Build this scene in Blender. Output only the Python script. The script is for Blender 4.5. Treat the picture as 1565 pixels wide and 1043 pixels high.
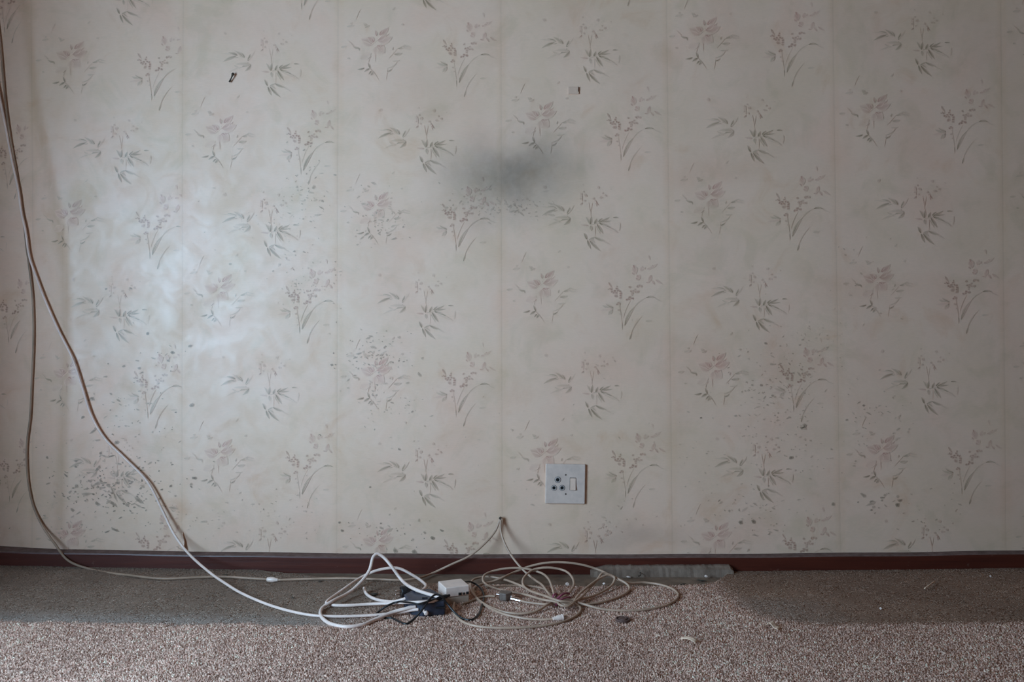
import bpy, math, random
import numpy as np
from mathutils import Vector, Matrix

# ------------------------------------------------------------------ clear
for o in list(bpy.data.objects):
    bpy.data.objects.remove(o)
SC = bpy.context.scene
COL = SC.collection
random.seed(7)
RNG = np.random.default_rng(11)

# ------------------------------------------------------------------ camera
D, H = 2.07, 0.59                      # distance to the papered wall, lens height
FPX = 28.0 / 36.0 * 1565.0
S = D / FPX                            # metres per photo pixel on the wall
cam_d = bpy.data.cameras.new('camera')
cam_d.lens = 28.0
cam_d.sensor_width = 36.0
cam_d.clip_start = 0.02
cam = bpy.data.objects.new('camera', cam_d)
cam.location = (0, -D, H)
cam.rotation_euler = (math.radians(90), 0, 0)
COL.objects.link(cam)
SC.camera = cam

# ------------------------------------------------------------------ light
world = bpy.data.worlds.new('world')
SC.world = world
world.use_nodes = True
wb = world.node_tree.nodes['Background']
wb.inputs['Color'].default_value = (0.62, 0.78, 1.0, 1)
wb.inputs['Strength'].default_value = 1.0

XL, XR_, TOP, REAR = -1.55, 2.45, 2.45, -3.45          # room: side walls, ceiling, rear wall
WIN_Y, WIN_Z, WIN_W, WIN_H = -1.66, 0.80, 1.15, 1.12   # low window in the left wall, out of the frame
ld = bpy.data.lights.new('window_daylight', 'AREA')
ld.shape = 'RECTANGLE'
ld.size, ld.size_y = WIN_W, WIN_H
ld.energy = 90
ld.color = (0.455, 0.73, 1.0)
lo = bpy.data.objects.new('window_daylight', ld)
lo.location = (XL - 0.02, WIN_Y, WIN_Z)
lo.rotation_euler = (math.radians(90), 0, math.radians(-90))
COL.objects.link(lo)

vs = SC.view_settings
vs.view_transform = 'Standard'
vs.look = 'None'
vs.exposure = 0.0
vs.gamma = 1.0
vs.use_curve_mapping = False

# ------------------------------------------------------------------ helpers
def tag(o, label=None, cat=None, group=None, kind=None):
    if label: o['label'] = label
    if cat: o['category'] = cat
    if group: o['group'] = group
    if kind: o['kind'] = kind
    return o

def mesh_obj(name, verts, faces, mats, parent=None, smooth=False, tint=None, fmat=None):
    me = bpy.data.meshes.new(name)
    me.from_pydata([tuple(v) for v in verts], [], faces)
    if not isinstance(mats, (list, tuple)): mats = [mats]
    for m in mats: me.materials.append(m)
    if smooth: me.polygons.foreach_set('use_smooth', [True] * len(me.polygons))
    if fmat is not None: me.polygons.foreach_set('material_index', fmat)
    if tint is not None:
        a = me.attributes.new('tint', 'FLOAT_COLOR', 'POINT')
        t = np.ones((len(verts), 4), dtype=np.float32)
        t[:, :3] = np.asarray(tint, dtype=np.float32)[:, :3]
        a.data.foreach_set('color', t.ravel())
    me.update()
    o = bpy.data.objects.new(name, me)
    COL.objects.link(o)
    if parent is not None: o.parent = parent
    return o

def empty(name, loc=(0, 0, 0), rz=0.0):
    o = bpy.data.objects.new(name, None)
    o.empty_display_size = 0.02
    o.location = loc
    o.rotation_euler = (0, 0, rz)
    COL.objects.link(o)
    return o

def fz(x):                             # the old floor dips a little towards the middle
    return 0.0074 * x * x - 0.0024 * x

def W(px, py, y=0.0):                  # photo pixel + distance from wall -> point in the room
    d = D + y
    return Vector(((px - 782.5) / FPX * d, y, H - (py - 521.5) / FPX * d))

YMAX = -0.052
def F(px, py, z=0.004):                # photo pixel + height above the carpet -> point in the room
    zz = z
    for _ in range(4):
        d = (H - zz) * FPX / (py - 521.5) if py > 700 else 1e9
        if d > D + YMAX:
            d = D + YMAX
            return Vector(((px - 782.5) / FPX * d, d - D, H - (py - 521.5) / FPX * d))
        zz = z + fz((px - 782.5) / FPX * d)
    return Vector(((px - 782.5) / FPX * d, d - D, zz))

def catmull(P, n=8):
    P = [Vector(p) for p in P]
    Q = [P[0] * 2 - P[1]] + P + [P[-1] * 2 - P[-2]]
    out = []
    for i in range(1, len(Q) - 2):
        a, b, c, d = Q[i - 1], Q[i], Q[i + 1], Q[i + 2]
        # centripetal parameters keep tight bends free of overshoot
        t0 = 0; t1 = t0 + max((b - a).length, 1e-5) ** .5
        t2 = t1 + max((c - b).length, 1e-5) ** .5; t3 = t2 + max((d - c).length, 1e-5) ** .5
        for k in range(n):
            t = t1 + (t2 - t1) * k / n
            A1 = a * ((t1 - t) / (t1 - t0)) + b * ((t - t0) / (t1 - t0))
            A2 = b * ((t2 - t) / (t2 - t1)) + c * ((t - t1) / (t2 - t1))
            A3 = c * ((t3 - t) / (t3 - t2)) + d * ((t - t2) / (t3 - t2))
            B1 = A1 * ((t2 - t) / (t2 - t0)) + A2 * ((t - t0) / (t2 - t0))
            B2 = A2 * ((t3 - t) / (t3 - t1)) + A3 * ((t - t1) / (t3 - t1))
            out.append(B1 * ((t2 - t) / (t2 - t1)) + B2 * ((t - t1) / (t2 - t1)))
    out.append(P[-1])
    return out

def tube_data(pts, r, seg=10, V=None, Fc=None):
    V = [] if V is None else V; Fc = [] if Fc is None else Fc
    rs = r if isinstance(r, (list, tuple)) else [r] * len(pts)
    up = None; base = len(V)
    for i, p in enumerate(pts):
        t = (pts[min(i + 1, len(pts) - 1)] - pts[max(i - 1, 0)])
        if t.length < 1e-9: t = Vector((1, 0, 0))
        t.normalize()
        if up is None:
            up = Vector((0, 0, 1)) if abs(t.z) < .9 else Vector((0, 1, 0))
        u = up - t * up.dot(t)
        if u.length < 1e-6: u = t.orthogonal()
        u.normalize(); up = u; w = t.cross(u)
        for k in range(seg):
            a = 2 * math.pi * k / seg
            V.append(p + (u * math.cos(a) + w * math.sin(a)) * rs[i])
    for i in range(len(pts) - 1):
        for k in range(seg):
            a = base + i * seg + k; b = base + i * seg + (k + 1) % seg
            Fc.append((a, b, b + seg, a + seg))
    Fc.append(tuple(range(base + seg - 1, base - 1, -1)))
    e = base + (len(pts) - 1) * seg
    Fc.append(tuple(range(e, e + seg)))
    return V, Fc

def tube(name, ctrl, r, mat, parent=None, n=8, seg=10):
    V, Fc = tube_data(catmull(ctrl, n), r, seg)
    return mesh_obj(name, V, Fc, mat, parent, smooth=True)

def lathe(name, prof, mat, parent=None, seg=20, M=None, smooth=True):
    """prof: list of (axial, radius) along local +X"""
    V = []; Fc = []
    for (a, r) in prof:
        for k in range(seg):
            t = 2 * math.pi * k / seg
            v = Vector((a, r * math.cos(t), r * math.sin(t)))
            V.append(M @ v if M else v)
    for i in range(len(prof) - 1):
        for k in range(seg):
            a = i * seg + k; b = i * seg + (k + 1) % seg
            Fc.append((a, b, b + seg, a + seg))
    Fc.append(tuple(range(seg - 1, -1, -1)))
    e = (len(prof) - 1) * seg
    Fc.append(tuple(range(e, e + seg)))
    o = mesh_obj(name, V, Fc, mat, parent, smooth=False)
    if smooth:
        n = len(o.data.polygons)
        o.data.polygons.foreach_set('use_smooth', [i < n - 2 for i in range(n)])
        m = o.modifiers.new('edge', 'EDGE_SPLIT'); m.split_angle = math.radians(40)
    return o

def box(name, lo_, hi_, mat, parent=None, bev=0.0, seg=2, M=None, taper=None):
    x0, y0, z0 = lo_; x1, y1, z1 = hi_
    V = [Vector(v) for v in ((x0, y0, z0), (x1, y0, z0), (x1, y1, z0), (x0, y1, z0),
                             (x0, y0, z1), (x1, y0, z1), (x1, y1, z1), (x0, y1, z1))]
    if taper:
        cx, cy = (x0 + x1) / 2, (y0 + y1) / 2
        for v in V[4:]:
            v.x = cx + (v.x - cx) * taper[0]; v.y = cy + (v.y - cy) * taper[1]
    if M: V = [M @ v for v in V]
    o = mesh_obj(name, V, [(3, 2, 1, 0), (4, 5, 6, 7), (0, 1, 5, 4), (1, 2, 6, 5), (2, 3, 7, 6), (3, 0, 4, 7)], mat, parent)
    if bev:
        m = o.modifiers.new('bevel', 'BEVEL'); m.width = bev; m.segments = seg
        m.limit_method = 'ANGLE'
    return o

def axis_matrix(p, q):                 # local +X runs from p to q
    d = (Vector(q) - Vector(p)).normalized()
    return Matrix.Translation(p) @ d.to_track_quat('X', 'Z').to_matrix().to_4x4()

# ------------------------------------------------------------------ materials
def new_mat(name):
    m = bpy.data.materials.new(name); m.use_nodes = True
    nt = m.node_tree
    return m, nt, nt.nodes['Principled BSDF']

def nd(nt, t, **kw):
    n = nt.nodes.new(t)
    for k, v in kw.items(): setattr(n, k, v)
    return n

def noise(nt, vec, scale, detail=3, rough=.55, dist=0.0):
    n = nd(nt, 'ShaderNodeTexNoise')
    n.inputs['Scale'].default_value = scale; n.inputs['Detail'].default_value = detail
    n.inputs['Roughness'].default_value = rough; n.inputs['Distortion'].default_value = dist
    nt.links.new(vec, n.inputs['Vector'])
    return n.outputs['Fac']

def ramp(nt, fac, stops):
    n = nd(nt, 'ShaderNodeValToRGB')
    el = n.color_ramp.elements
    while len(el) < len(stops): el.new(0.5)
    for e, (p, c) in zip(el, stops):
        e.position = p; e.color = (*c, 1) if len(c) == 3 else c
    nt.links.new(fac, n.inputs['Fac'])
    return n.outputs['Color']

def mixc(nt, a, b, fac, mode='MIX'):
    n = nd(nt, 'ShaderNodeMix', data_type='RGBA', blend_type=mode)
    for s, v in ((n.inputs[0], fac), (n.inputs[6], a), (n.inputs[7], b)):
        if hasattr(v, 'is_linked'): nt.links.new(v, s)
        else: s.default_value = v if not isinstance(v, tuple) else (*v, 1)[:4]
    return n.outputs[2]

def math_(nt, op, a, b=0.0, clamp=False):
    n = nd(nt, 'ShaderNodeMath', operation=op); n.use_clamp = clamp
    for s, v in ((n.inputs[0], a), (n.inputs[1], b)):
        if hasattr(v, 'is_linked'): nt.links.new(v, s)
        else: s.default_value = v
    return n.outputs[0]

def position(nt):
    return nd(nt, 'ShaderNodeNewGeometry').outputs['Position']

def bump(nt, b, h, strength, dist):
    n = nd(nt, 'ShaderNodeBump')
    n.inputs['Strength'].default_value = strength; n.inputs['Distance'].default_value = dist
    nt.links.new(h, n.inputs['Height']); nt.links.new(n.outputs['Normal'], b.inputs['Normal'])

WARM = (1.10, .885, .82)              # pigment balance of the fittings
def simple(name, c0, c1, scale=60, rough=.5, metal=0.0, bmp=0.0, bscale=None, spec=.5):
    m, nt, b = new_mat(name)
    c0 = tuple(min(a * k, .95) for a, k in zip(c0, WARM)); c1 = tuple(min(a * k, .95) for a, k in zip(c1, WARM))
    p = position(nt)
    f = noise(nt, p, scale, 4)
    nt.links.new(ramp(nt, f, [(.35, c0), (.68, c1)]), b.inputs['Base Color'])
    b.inputs['Roughness'].default_value = rough; b.inputs['Metallic'].default_value = metal
    b.inputs['Specular IOR Level'].default_value = spec
    if bmp: bump(nt, b, noise(nt, p, bscale or scale * 4, 3), bmp, .002)
    return m

def wallpaper_material():
    m, nt, b = new_mat('wallpaper'); L = nt.links
    p = position(nt)
    big = noise(nt, p, 3.2, 4, .6, .6)
    base = ramp(nt, big, [(.30, (.735, .485, .345)), (.48, (.790, .530, .388)), (.62, (.805, .541, .400)), (.78, (.775, .498, .362))])
    # soft watercolour clouds of the print
    cl = noise(nt, p, 8.5, 5, .62, .8)
    base = mixc(nt, base, ramp(nt, cl, [(.34, (.92, .93, .90)), (.47, (1, 1, 1)), (.58, (1, 1, 1)), (.72, (.94, .88, .83))]), 1.0, 'MULTIPLY')
    cg = noise(nt, p, 5.1, 3, .5, .3)
    base = mixc(nt, base, ramp(nt, cg, [(.38, (.96, .97, .93)), (.52, (1, 1, 1)), (.68, (1.0, .94, .93))]), .8, 'MULTIPLY')
    # fine fibre
    mp = nd(nt, 'ShaderNodeMapping'); mp.inputs['Scale'].default_value = (60, 60, 420); L.new(p, mp.inputs['Vector'])
    fib = noise(nt, mp.outputs[0], 1.0, 3, .6)
    base = mixc(nt, base, ramp(nt, fib, [(.3, (.94, .94, .94)), (.7, (1.03, 1.03, 1.03))]), .55, 'MULTIPLY')
    # printed flowers, leaves, mould freckles and seam discolouring: colour carried by the mesh
    at = nd(nt, 'ShaderNodeAttribute'); at.attribute_name = 'tint'
    base = mixc(nt, base, at.outputs['Color'], 1.0, 'MULTIPLY')
    # soot and damp stains, each a shape of its own
    dn = nd(nt, 'ShaderNodeTexNoise'); dn.inputs['Scale'].default_value = 9; dn.inputs['Detail'].default_value = 4
    L.new(p, dn.inputs['Vector'])
    sub = nd(nt, 'ShaderNodeVectorMath', operation='SUBTRACT'); L.new(dn.outputs['Color'], sub.inputs[0]); sub.inputs[1].default_value = (.5, .5, .5)
    scl = nd(nt, 'ShaderNodeVectorMath', operation='SCALE'); L.new(sub.outputs[0], scl.inputs[0]); scl.inputs['Scale'].default_value = .10
    add = nd(nt, 'ShaderNodeVectorMath', operation='ADD'); L.new(p, add.inputs[0]); L.new(scl.outputs[0], add.inputs[1])
    q = add.outputs[0]
    total = None
    for (cx, cy, rx, ry, amp) in ((752, 256, 118, 64, .30), (815, 262, 105, 66, .27), (775, 312, 125, 62, .16),
                                  (835, 225, 110, 95, .10), (770, 275, 165, 120, .10),
                                  (960, 824, 75, 26, .17), (1010, 815, 70, 26, .12), (925, 775, 45, 60, .08),
                                  (700, 300, 90, 80, .07)):
        c = W(cx, cy)
        s1 = nd(nt, 'ShaderNodeVectorMath', operation='SUBTRACT'); L.new(q, s1.inputs[0]); s1.inputs[1].default_value = c
        s2 = nd(nt, 'ShaderNodeVectorMath', operation='MULTIPLY'); L.new(s1.outputs[0], s2.inputs[0])
        s2.inputs[1].default_value = (1 / (rx * S), 0, 1 / (ry * S))
        ln = nd(nt, 'ShaderNodeVectorMath', operation='LENGTH'); L.new(s2.outputs[0], ln.inputs[0])
        mr = nd(nt, 'ShaderNodeMapRange', interpolation_type='SMOOTHERSTEP')
        L.new(ln.outputs['Value'], mr.inputs['Value'])
        mr.inputs['From Min'].default_value = 0; mr.inputs['From Max'].default_value = 1.15
        mr.inputs['To Min'].default_value = amp; mr.inputs['To Max'].default_value = 0
        total = mr.outputs[0] if total is None else math_(nt, 'ADD', total, mr.outputs[0])
    grain = noise(nt, p, 38, 5, .65)
    total = math_(nt, 'MULTIPLY', total, math_(nt, 'ADD', math_(nt, 'MULTIPLY', grain, .5), .78))
    total = math_(nt, 'MINIMUM', total, .72)
    base = mixc(nt, base, (.135, .105, .076), total)
    L.new(base, b.inputs['Base Color'])
    rr = noise(nt, p, 7.5, 5, .6, .5)
    mr = nd(nt, 'ShaderNodeMapRange'); L.new(rr, mr.inputs['Value'])
    mr.inputs['From Min'].default_value = .35; mr.inputs['From Max'].default_value = .65
    mr.inputs['To Min'].default_value = .42; mr.inputs['To Max'].default_value = .54
    L.new(math_(nt, 'ADD', mr.outputs[0], math_(nt, 'MULTIPLY', total, .5)), b.inputs['Roughness'])
    sn = noise(nt, p, 15, 5, .62, 1.3)
    ms = nd(nt, 'ShaderNodeMapRange'); L.new(sn, ms.inputs['Value'])
    ms.inputs['From Min'].default_value = .38; ms.inputs['From Max'].default_value = .60
    ms.inputs['To Min'].default_value = .46; ms.inputs['To Max'].default_value = .90
    L.new(ms.outputs[0], b.inputs['Specular IOR Level'])
    bump(nt, b, fib, .06, .0008)
    return m

MAT = {}
MAT['paper'] = wallpaper_material()
MAT['plaster'] = simple('plaster', (.17, .11, .07), (.215, .142, .092), 5, .8)
MAT['ceiling'] = simple('ceiling_paint', (.22, .18, .13), (.27, .22, .16), 3, .9)
MAT['frame'] = simple('window_paint', (.60, .60, .58), (.70, .70, .68), 20, .4)

def skirting_material():
    m, nt, b = new_mat('red_gloss_paint'); p = position(nt)
    mp = nd(nt, 'ShaderNodeMapping'); mp.inputs['Scale'].default_value = (3, 40, 60); nt.links.new(p, mp.inputs['Vector'])
    f = noise(nt, mp.outputs[0], 1.6, 5, .6)
    g = noise(nt, p, 70, 4, .6)
    c = ramp(nt, f, [(.3, (.060, .0105, .0058)), (.7, (.098, .0185, .0095))])
    c = mixc(nt, c, ramp(nt, g, [(.66, (0, 0, 0)), (.78, (.14, .11, .09))]), .45, 'ADD')
    nt.links.new(c, b.inputs['Base Color'])
    b.inputs['Roughness'].default_value = .42
    bump(nt, b, f, .2, .002)
    return m
MAT['skirting'] = skirting_material()
MAT['dust'] = simple('grey_dust', (.13, .10, .092), (.19, .155, .148), 55, .95, spec=.1)
MAT['concrete'] = simple('bare_concrete', (.160, .132, .100), (.245, .208, .160), 26, .92, bmp=.5, bscale=120, spec=.2)
MAT['cement'] = simple('cement_ridge', (.16, .132, .105), (.25, .215, .175), 32, .92, bmp=.6, bscale=120, spec=.2)

def attr_material(name, rough=.95, spec=.1, nscale=300):
    m, nt, b = new_mat(name)
    at = nd(nt, 'ShaderNodeAttribute'); at.attribute_name = 'tint'
    f = noise(nt, position(nt), nscale, 3, .6)
    c = mixc(nt, at.outputs['Color'], ramp(nt, f, [(.3, (.75, .75, .75)), (.7, (1.2, 1.2, 1.2))]), 1.0, 'MULTIPLY')
    nt.links.new(c, b.inputs['Base Color'])
    b.inputs['Roughness'].default_value = rough; b.inputs['Specular IOR Level'].default_value = spec
    return m
MAT['carpet'] = attr_material('carpet_backing')
MAT['pile'] = attr_material('carpet_pile')

MAT['white_pvc'] = simple('white_cable_sheath', (.70, .66, .62), (.82, .77, .72), 30, .38)
MAT['ivory_pvc'] = simple('ivory_cable_sheath', (.36, .29, .22), (.49, .40, .31), 22, .45)
MAT['grey_pvc'] = simple('dusty_cable_sheath', (.25, .195, .14), (.40, .32, .24), 14, .55)
MAT['black_pvc'] = simple('black_cable_sheath', (.006, .006, .007), (.018, .018, .02), 60, .4)
MAT['blue_plastic'] = simple('dark_blue_plastic', (.016, .025, .048), (.036, .050, .080), 70, .42)
MAT['blue_dark'] = simple('shadowed_slot', (.002, .002, .004), (.004, .005, .008), 60, .6)
MAT['white_plastic'] = simple('white_plastic', (.70, .66, .61), (.80, .75, .69), 50, .35)
MAT['shaded_plastic'] = simple('shaded_white_plastic', (.46, .43, .36), (.58, .54, .46), 40, .45)  # white box's lower half: its shadow side painted in as a beige tone
MAT['plate'] = simple('socket_plate', (.54, .51, .465), (.64, .605, .55), 45, .32)
MAT['rocker'] = simple('rocker_ivory', (.66, .57, .48), (.74, .65, .55), 60, .35)
MAT['ring'] = simple('pin_ring', (.34, .36, .36), (.46, .48, .48), 80, .35)
MAT['black'] = simple('black_hollow', (.002, .002, .002), (.004, .004, .004), 60, .9)
MAT['metal'] = simple('nickel', (.50, .49, .46), (.72, .71, .69), 90, .28, 1.0)
MAT['dull_metal'] = simple('dull_zinc', (.14, .13, .115), (.22, .205, .185), 120, .5, .4)
MAT['tab'] = simple('papered_tab', (.58, .48, .38), (.64, .53, .42), 40, .6)
MAT['tie'] = simple('purple_tie', (.22, .05, .10), (.34, .10, .17), 90, .5)
MAT['brown_rubber'] = simple('brown_rubber', (.075, .045, .038), (.135, .088, .075), 120, .7)
MAT['scrap'] = simple('cream_paper_scrap', (.66, .56, .43), (.80, .70, .55), 90, .85)
MAT['chip'] = simple('white_chip', (.66, .64, .60), (.80, .78, .74), 120, .8)
MAT['dark_bit'] = simple('dark_debris', (.030, .026, .018), (.075, .066, .048), 160, .8)

# ------------------------------------------------------------------ wall relief
RIDGE = [(-60, 40), (0, 44), (100, 55), (180, 66), (250, 80), (310, 91), (360, 100), (430, 107), (600, 106), (740, 100), (900, 96)]
RZ = [W(0, py).z for py, _ in RIDGE][::-1]
RX = [W(px, 0).x for _, px in RIDGE][::-1]
def relief(x, z):
    """distance of the paper from the wall plane; the loose paper at the left falls away behind a soft crease"""
    x = np.asarray(x, float); z = np.asarray(z, float)
    xr = np.interp(z, RZ, RX)
    t = xr - x
    w = .018
    soft = np.where(t > w, t, np.where(t < -w, 0.0, (t + w) ** 2 / (4 * w)))
    y = .085 * np.minimum(soft, .22) + .03 * np.maximum(soft - .22, 0)
    bulge = -.0016 * np.exp(-((t + .004) / .011) ** 2)
    wav = .0007 * np.sin(x * 9.1 + 1.3) * np.sin(z * 6.3 + .4) + .0005 * np.sin(x * 21 + z * 9)
    return y + bulge + wav

# ------------------------------------------------------------------ room shell
def grid(xs, zs, fn):
    V = []; Fc = []
    for z in zs:
        for x in xs: V.append((x, float(fn(x, z)), z))
    n = len(xs)
    for j in range(len(zs) - 1):
        for i in range(n - 1):
            a = j * n + i
            Fc.append((a, a + 1, a + 1 + n, a + n))
    return V, Fc

xs = np.linspace(XL, XR_, 240); zs = np.linspace(-.03, TOP, 70)
V, Fc = grid(xs, zs, lambda x, z: relief(x, z) + .004)
n0 = len(V); nx, nz = len(xs), len(zs)
corner = [(XL, .22, -.03), (XR_, .22, -.03), (XR_, .22, TOP), (XL, .22, TOP)]
V += corner
Fc.append((n0 + 3, n0 + 2, n0 + 1, n0))
Fc.append(tuple(range(nx - 1, -1, -1)) + (n0, n0 + 1))
Fc.append(tuple((nz - 1) * nx + i for i in range(nx)) + (n0 + 2, n0 + 3))
Fc.append(tuple(j * nx for j in range(nz)) + (n0 + 3, n0))
Fc.append(tuple(j * nx + nx - 1 for j in range(nz - 1, -1, -1)) + (n0 + 1, n0 + 2))
wall_back = tag(mesh_obj('wall_back', V, Fc, MAT['plaster'], smooth=False),
                'stained floral papered wall behind the cables', kind='structure')
tag(box('wall_right', (XR_, REAR, -.03), (XR_ + .12, .22, TOP), MAT['plaster']), 'plain side wall outside the frame, dark end', kind='structure')
tag(box('ceiling', (XL - .12, REAR - .14, TOP), (XR_ + .12, .22, TOP + .1), MAT['ceiling']), 'plain pale ceiling above the frame', kind='structure')
tag(box('wall_rear', (XL - .12, REAR - .12, -.03), (XR_ + .12, REAR, TOP), MAT['plaster']), 'plain rear wall behind the camera', kind='structure')
# left wall with the window opening
wy0, wy1, wz0, wz1 = WIN_Y - WIN_W / 2, WIN_Y + WIN_W / 2, WIN_Z - WIN_H / 2, WIN_Z + WIN_H / 2
V = []; Fc = []
def addbox(V, Fc, lo_, hi_):
    b = len(V); x0, y0, z0 = lo_; x1, y1, z1 = hi_
    V += [(x0, y0, z0), (x1, y0, z0), (x1, y1, z0), (x0, y1, z0), (x0, y0, z1), (x1, y0, z1), (x1, y1, z1), (x0, y1, z1)]
    for f in ((3, 2, 1, 0), (4, 5, 6, 7), (0, 1, 5, 4), (1, 2, 6, 5), (2, 3, 7, 6), (3, 0, 4, 7)):
        Fc.append(tuple(b + i for i in f))
for a, c in (((REAR, wy0), (-.03, TOP)), ((wy1, .22), (-.03, TOP)), ((wy0, wy1), (-.03, wz0)), ((wy0, wy1), (wz1, TOP))):
    addbox(V, Fc, (XL - .12, a[0], c[0]), (XL, a[1], c[1]))
tag(mesh_obj('wall_left', V, Fc, MAT['plaster']), 'plain side wall with the window, left of the frame', kind='structure')
win = empty('window_1', (XL, WIN_Y, wz0)); tag(win, 'daylit window in the side wall left of the frame', kind='structure')
def wbox(name, lo_, hi_):
    return box(name, Vector(lo_) - Vector(win.location), Vector(hi_) - Vector(win.location), MAT['frame'], win, .004)
x0, x1 = XL, XL + .02
wbox('window_frame', (x0, wy0 - .03, wz0 - .03), (x1, wy0 + .02, wz1 + .03))
wbox('window_frame', (x0, wy1 - .02, wz0 - .03), (x1, wy1 + .03, wz1 + .03))
wbox('window_frame', (x0, wy0, wz1 - .02), (x1, wy1, wz1 + .03))
wbox('window_sill', (x0, wy0 - .05, wz0 - .05), (x1 + .03, wy1 + .05, wz0 + .01))
wbox('mullion', (x0, WIN_Y - .015, wz0), (x1, WIN_Y + .015, wz1))

# ------------------------------------------------------------------ wallpaper strips with their print
GREEN, PINK, RED, MOULD = (.27, .265, .19), (.60, .40, .42), (.38, .21, .19), (.14, .145, .105)
# strokes of the print: (base x, base y, tip x, tip y, width, colour, strength, bend) in a drawing of 5.2 units per photo pixel
PA = [  # open blossom with leaf sprigs; origin at the heart of the blossom
 (320,345,222,312,62,'p',.34,-.15),(326,342,272,298,40,'p',.5,.1),(318,338,300,300,18,'p',.55,0),(300,365,235,330,30,'p',.3,-.2),
 (350,322,468,300,58,'p',.36,.2),(345,315,446,268,16,'p',.75,.25),(352,318,420,280,30,'p',.4,.2),(365,282,440,222,36,'p',.45,.1),(366,278,392,240,16,'p',.65,0),
 (344,290,334,246,16,'p',.5,0),(348,284,350,262,10,'g',.4,0),(345,372,410,425,74,'p',.28,.1),(350,366,404,360,20,'p',.6,.35),(340,378,330,440,40,'p',.22,0),
 (362,362,385,385,16,'p',.5,.3),(300,358,395,268,7,'w',.5,.1),(330,400,335,500,5,'p',.3,0),
 (262,470,302,452,17,'r',.55,.15),(222,457,234,455,12,'r',.35,0),(215,470,300,430,50,'p',.12,0),
 (206,388,152,370,16,'g',.5,-.2),(202,386,206,408,11,'g',.55,0),(60,378,108,370,20,'g',.26,.1),(110,466,132,470,14,'g',.3,0),
 (292,548,274,502,14,'g',.8,0),(246,545,188,556,15,'g',.75,-.15),(288,550,244,578,17,'g',.85,.1),(302,570,278,598,14,'g',.85,0),(320,574,296,606,17,'g',.95,0),
 (312,572,318,590,12,'g',.8,0),(285,545,362,645,5,'g',.35,-.1),(280,500,285,470,4,'g',.3,0),
 (430,574,468,550,11,'g',.8,.2),(428,566,438,578,11,'g',.9,0),(425,548,512,484,9,'g',.28,.3),(470,490,530,484,10,'g',.3,.1),(420,640,432,545,4,'g',.18,0),
 (484,436,546,428,22,'g',.42,.1),(513,392,572,360,18,'g',.45,.2),(545,378,622,396,14,'g',.2,.1),(560,362,620,380,12,'g',.2,.1),(470,402,476,378,10,'g',.4,0),(440,470,520,380,4,'g',.16,0),
 (266,217,238,188,20,'g',.33,0),(250,222,288,204,14,'g',.35,.1),(108,216,168,204,20,'g',.2,0),(132,190,150,184,12,'g',.2,0),(470,82,490,60,12,'g',.2,0),
 (215,78,180,162,6,'g',.14,.1),(540,198,560,196,16,'g',.2,0),(160,370,120,330,8,'g',.15,0)]
PB = [  # berry spray with grass blades
 (872,318,900,362,12,'r',.45,.1),(940,345,938,360,10,'r',.5,0),(865,372,885,376,9,'r',.5,0),
 (905,560,905,560,0,'g',0,0),(908,522,822,502,26,'g',.36,-.15),(908,520,848,488,14,'g',.5,-.15),(902,540,868,578,27,'g',.38,.1),(905,535,890,560,12,'g',.5,0),(900,530,800,545,24,'p',.14,0),
 (1000,662,1084,508,22,'g',.62,-.12),(1010,640,1060,540,10,'g',.6,-.1),(1080,512,1182,440,9,'g',.22,-.2),(1172,440,1252,446,16,'g',.7,-.2),(1190,436,1232,440,9,'g',.6,-.1),
 (1040,775,1056,720,11,'g',.6,0),(1050,732,1142,588,8,'g',.28,-.15),(1168,628,1218,625,17,'g',.22,0),
 (980,640,981,697,7,'g',.55,0),(980,640,955,475,5,'g',.28,0),(990,602,1050,460,5,'g',.22,-.1),(1240,445,1300,470,8,'g',.15,.1),
 (1075,190,1088,252,42,'p',.36,0),(1070,180,1085,220,16,'p',.5,0),(1098,262,1125,292,32,'p',.33,0),(1130,228,1142,188,26,'p',.26,0),(1090,285,1120,300,20,'p',.35,0),
 (1195,206,1262,170,20,'p',.26,.1),(1190,104,1200,140,14,'p',.2,0),(1212,262,1188,322,26,'p',.32,0),(1240,336,1212,300,14,'p',.35,0),(1248,298,1302,332,16,'p',.28,.1),(1180,212,1215,205,16,'p',.3,0),
 (1170,318,1200,322,12,'p',.4,0),(1220,180,1235,200,16,'p',.3,0),(1150,215,1165,200,14,'p',.25,0),(1060,240,1075,260,14,'p',.4,0)]
PB_DOTS = [(900,395,9,.8),(893,374,8,.7),(920,386,8,.8),(935,368,8,.7),(947,385,8,.75),(934,402,8,.7),(962,390,8,.75),(969,407,9,.8),(966,424,9,.75),(930,428,12,.6),(966,441,9,.6),(884,368,7,.6),
 (912,402,8,.7),(950,484,9,.7),(940,494,8,.7),(958,490,8,.6),(950,540,7,.4),(965,572,7,.35),(1040,356,8,.6),(1105,350,10,.7),(1050,390,8,.6),(1062,404,9,.5),(1070,386,8,.55),(1040,438,9,.8),
 (1062,446,9,.75),(1018,456,9,.75),(1034,452,8,.8),(1105,395,9,.55),(1086,396,8,.5),(1132,350,9,.5),(1118,346,9,.55),(1060,420,7,.5),(1085,375,7,.4)]
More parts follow.
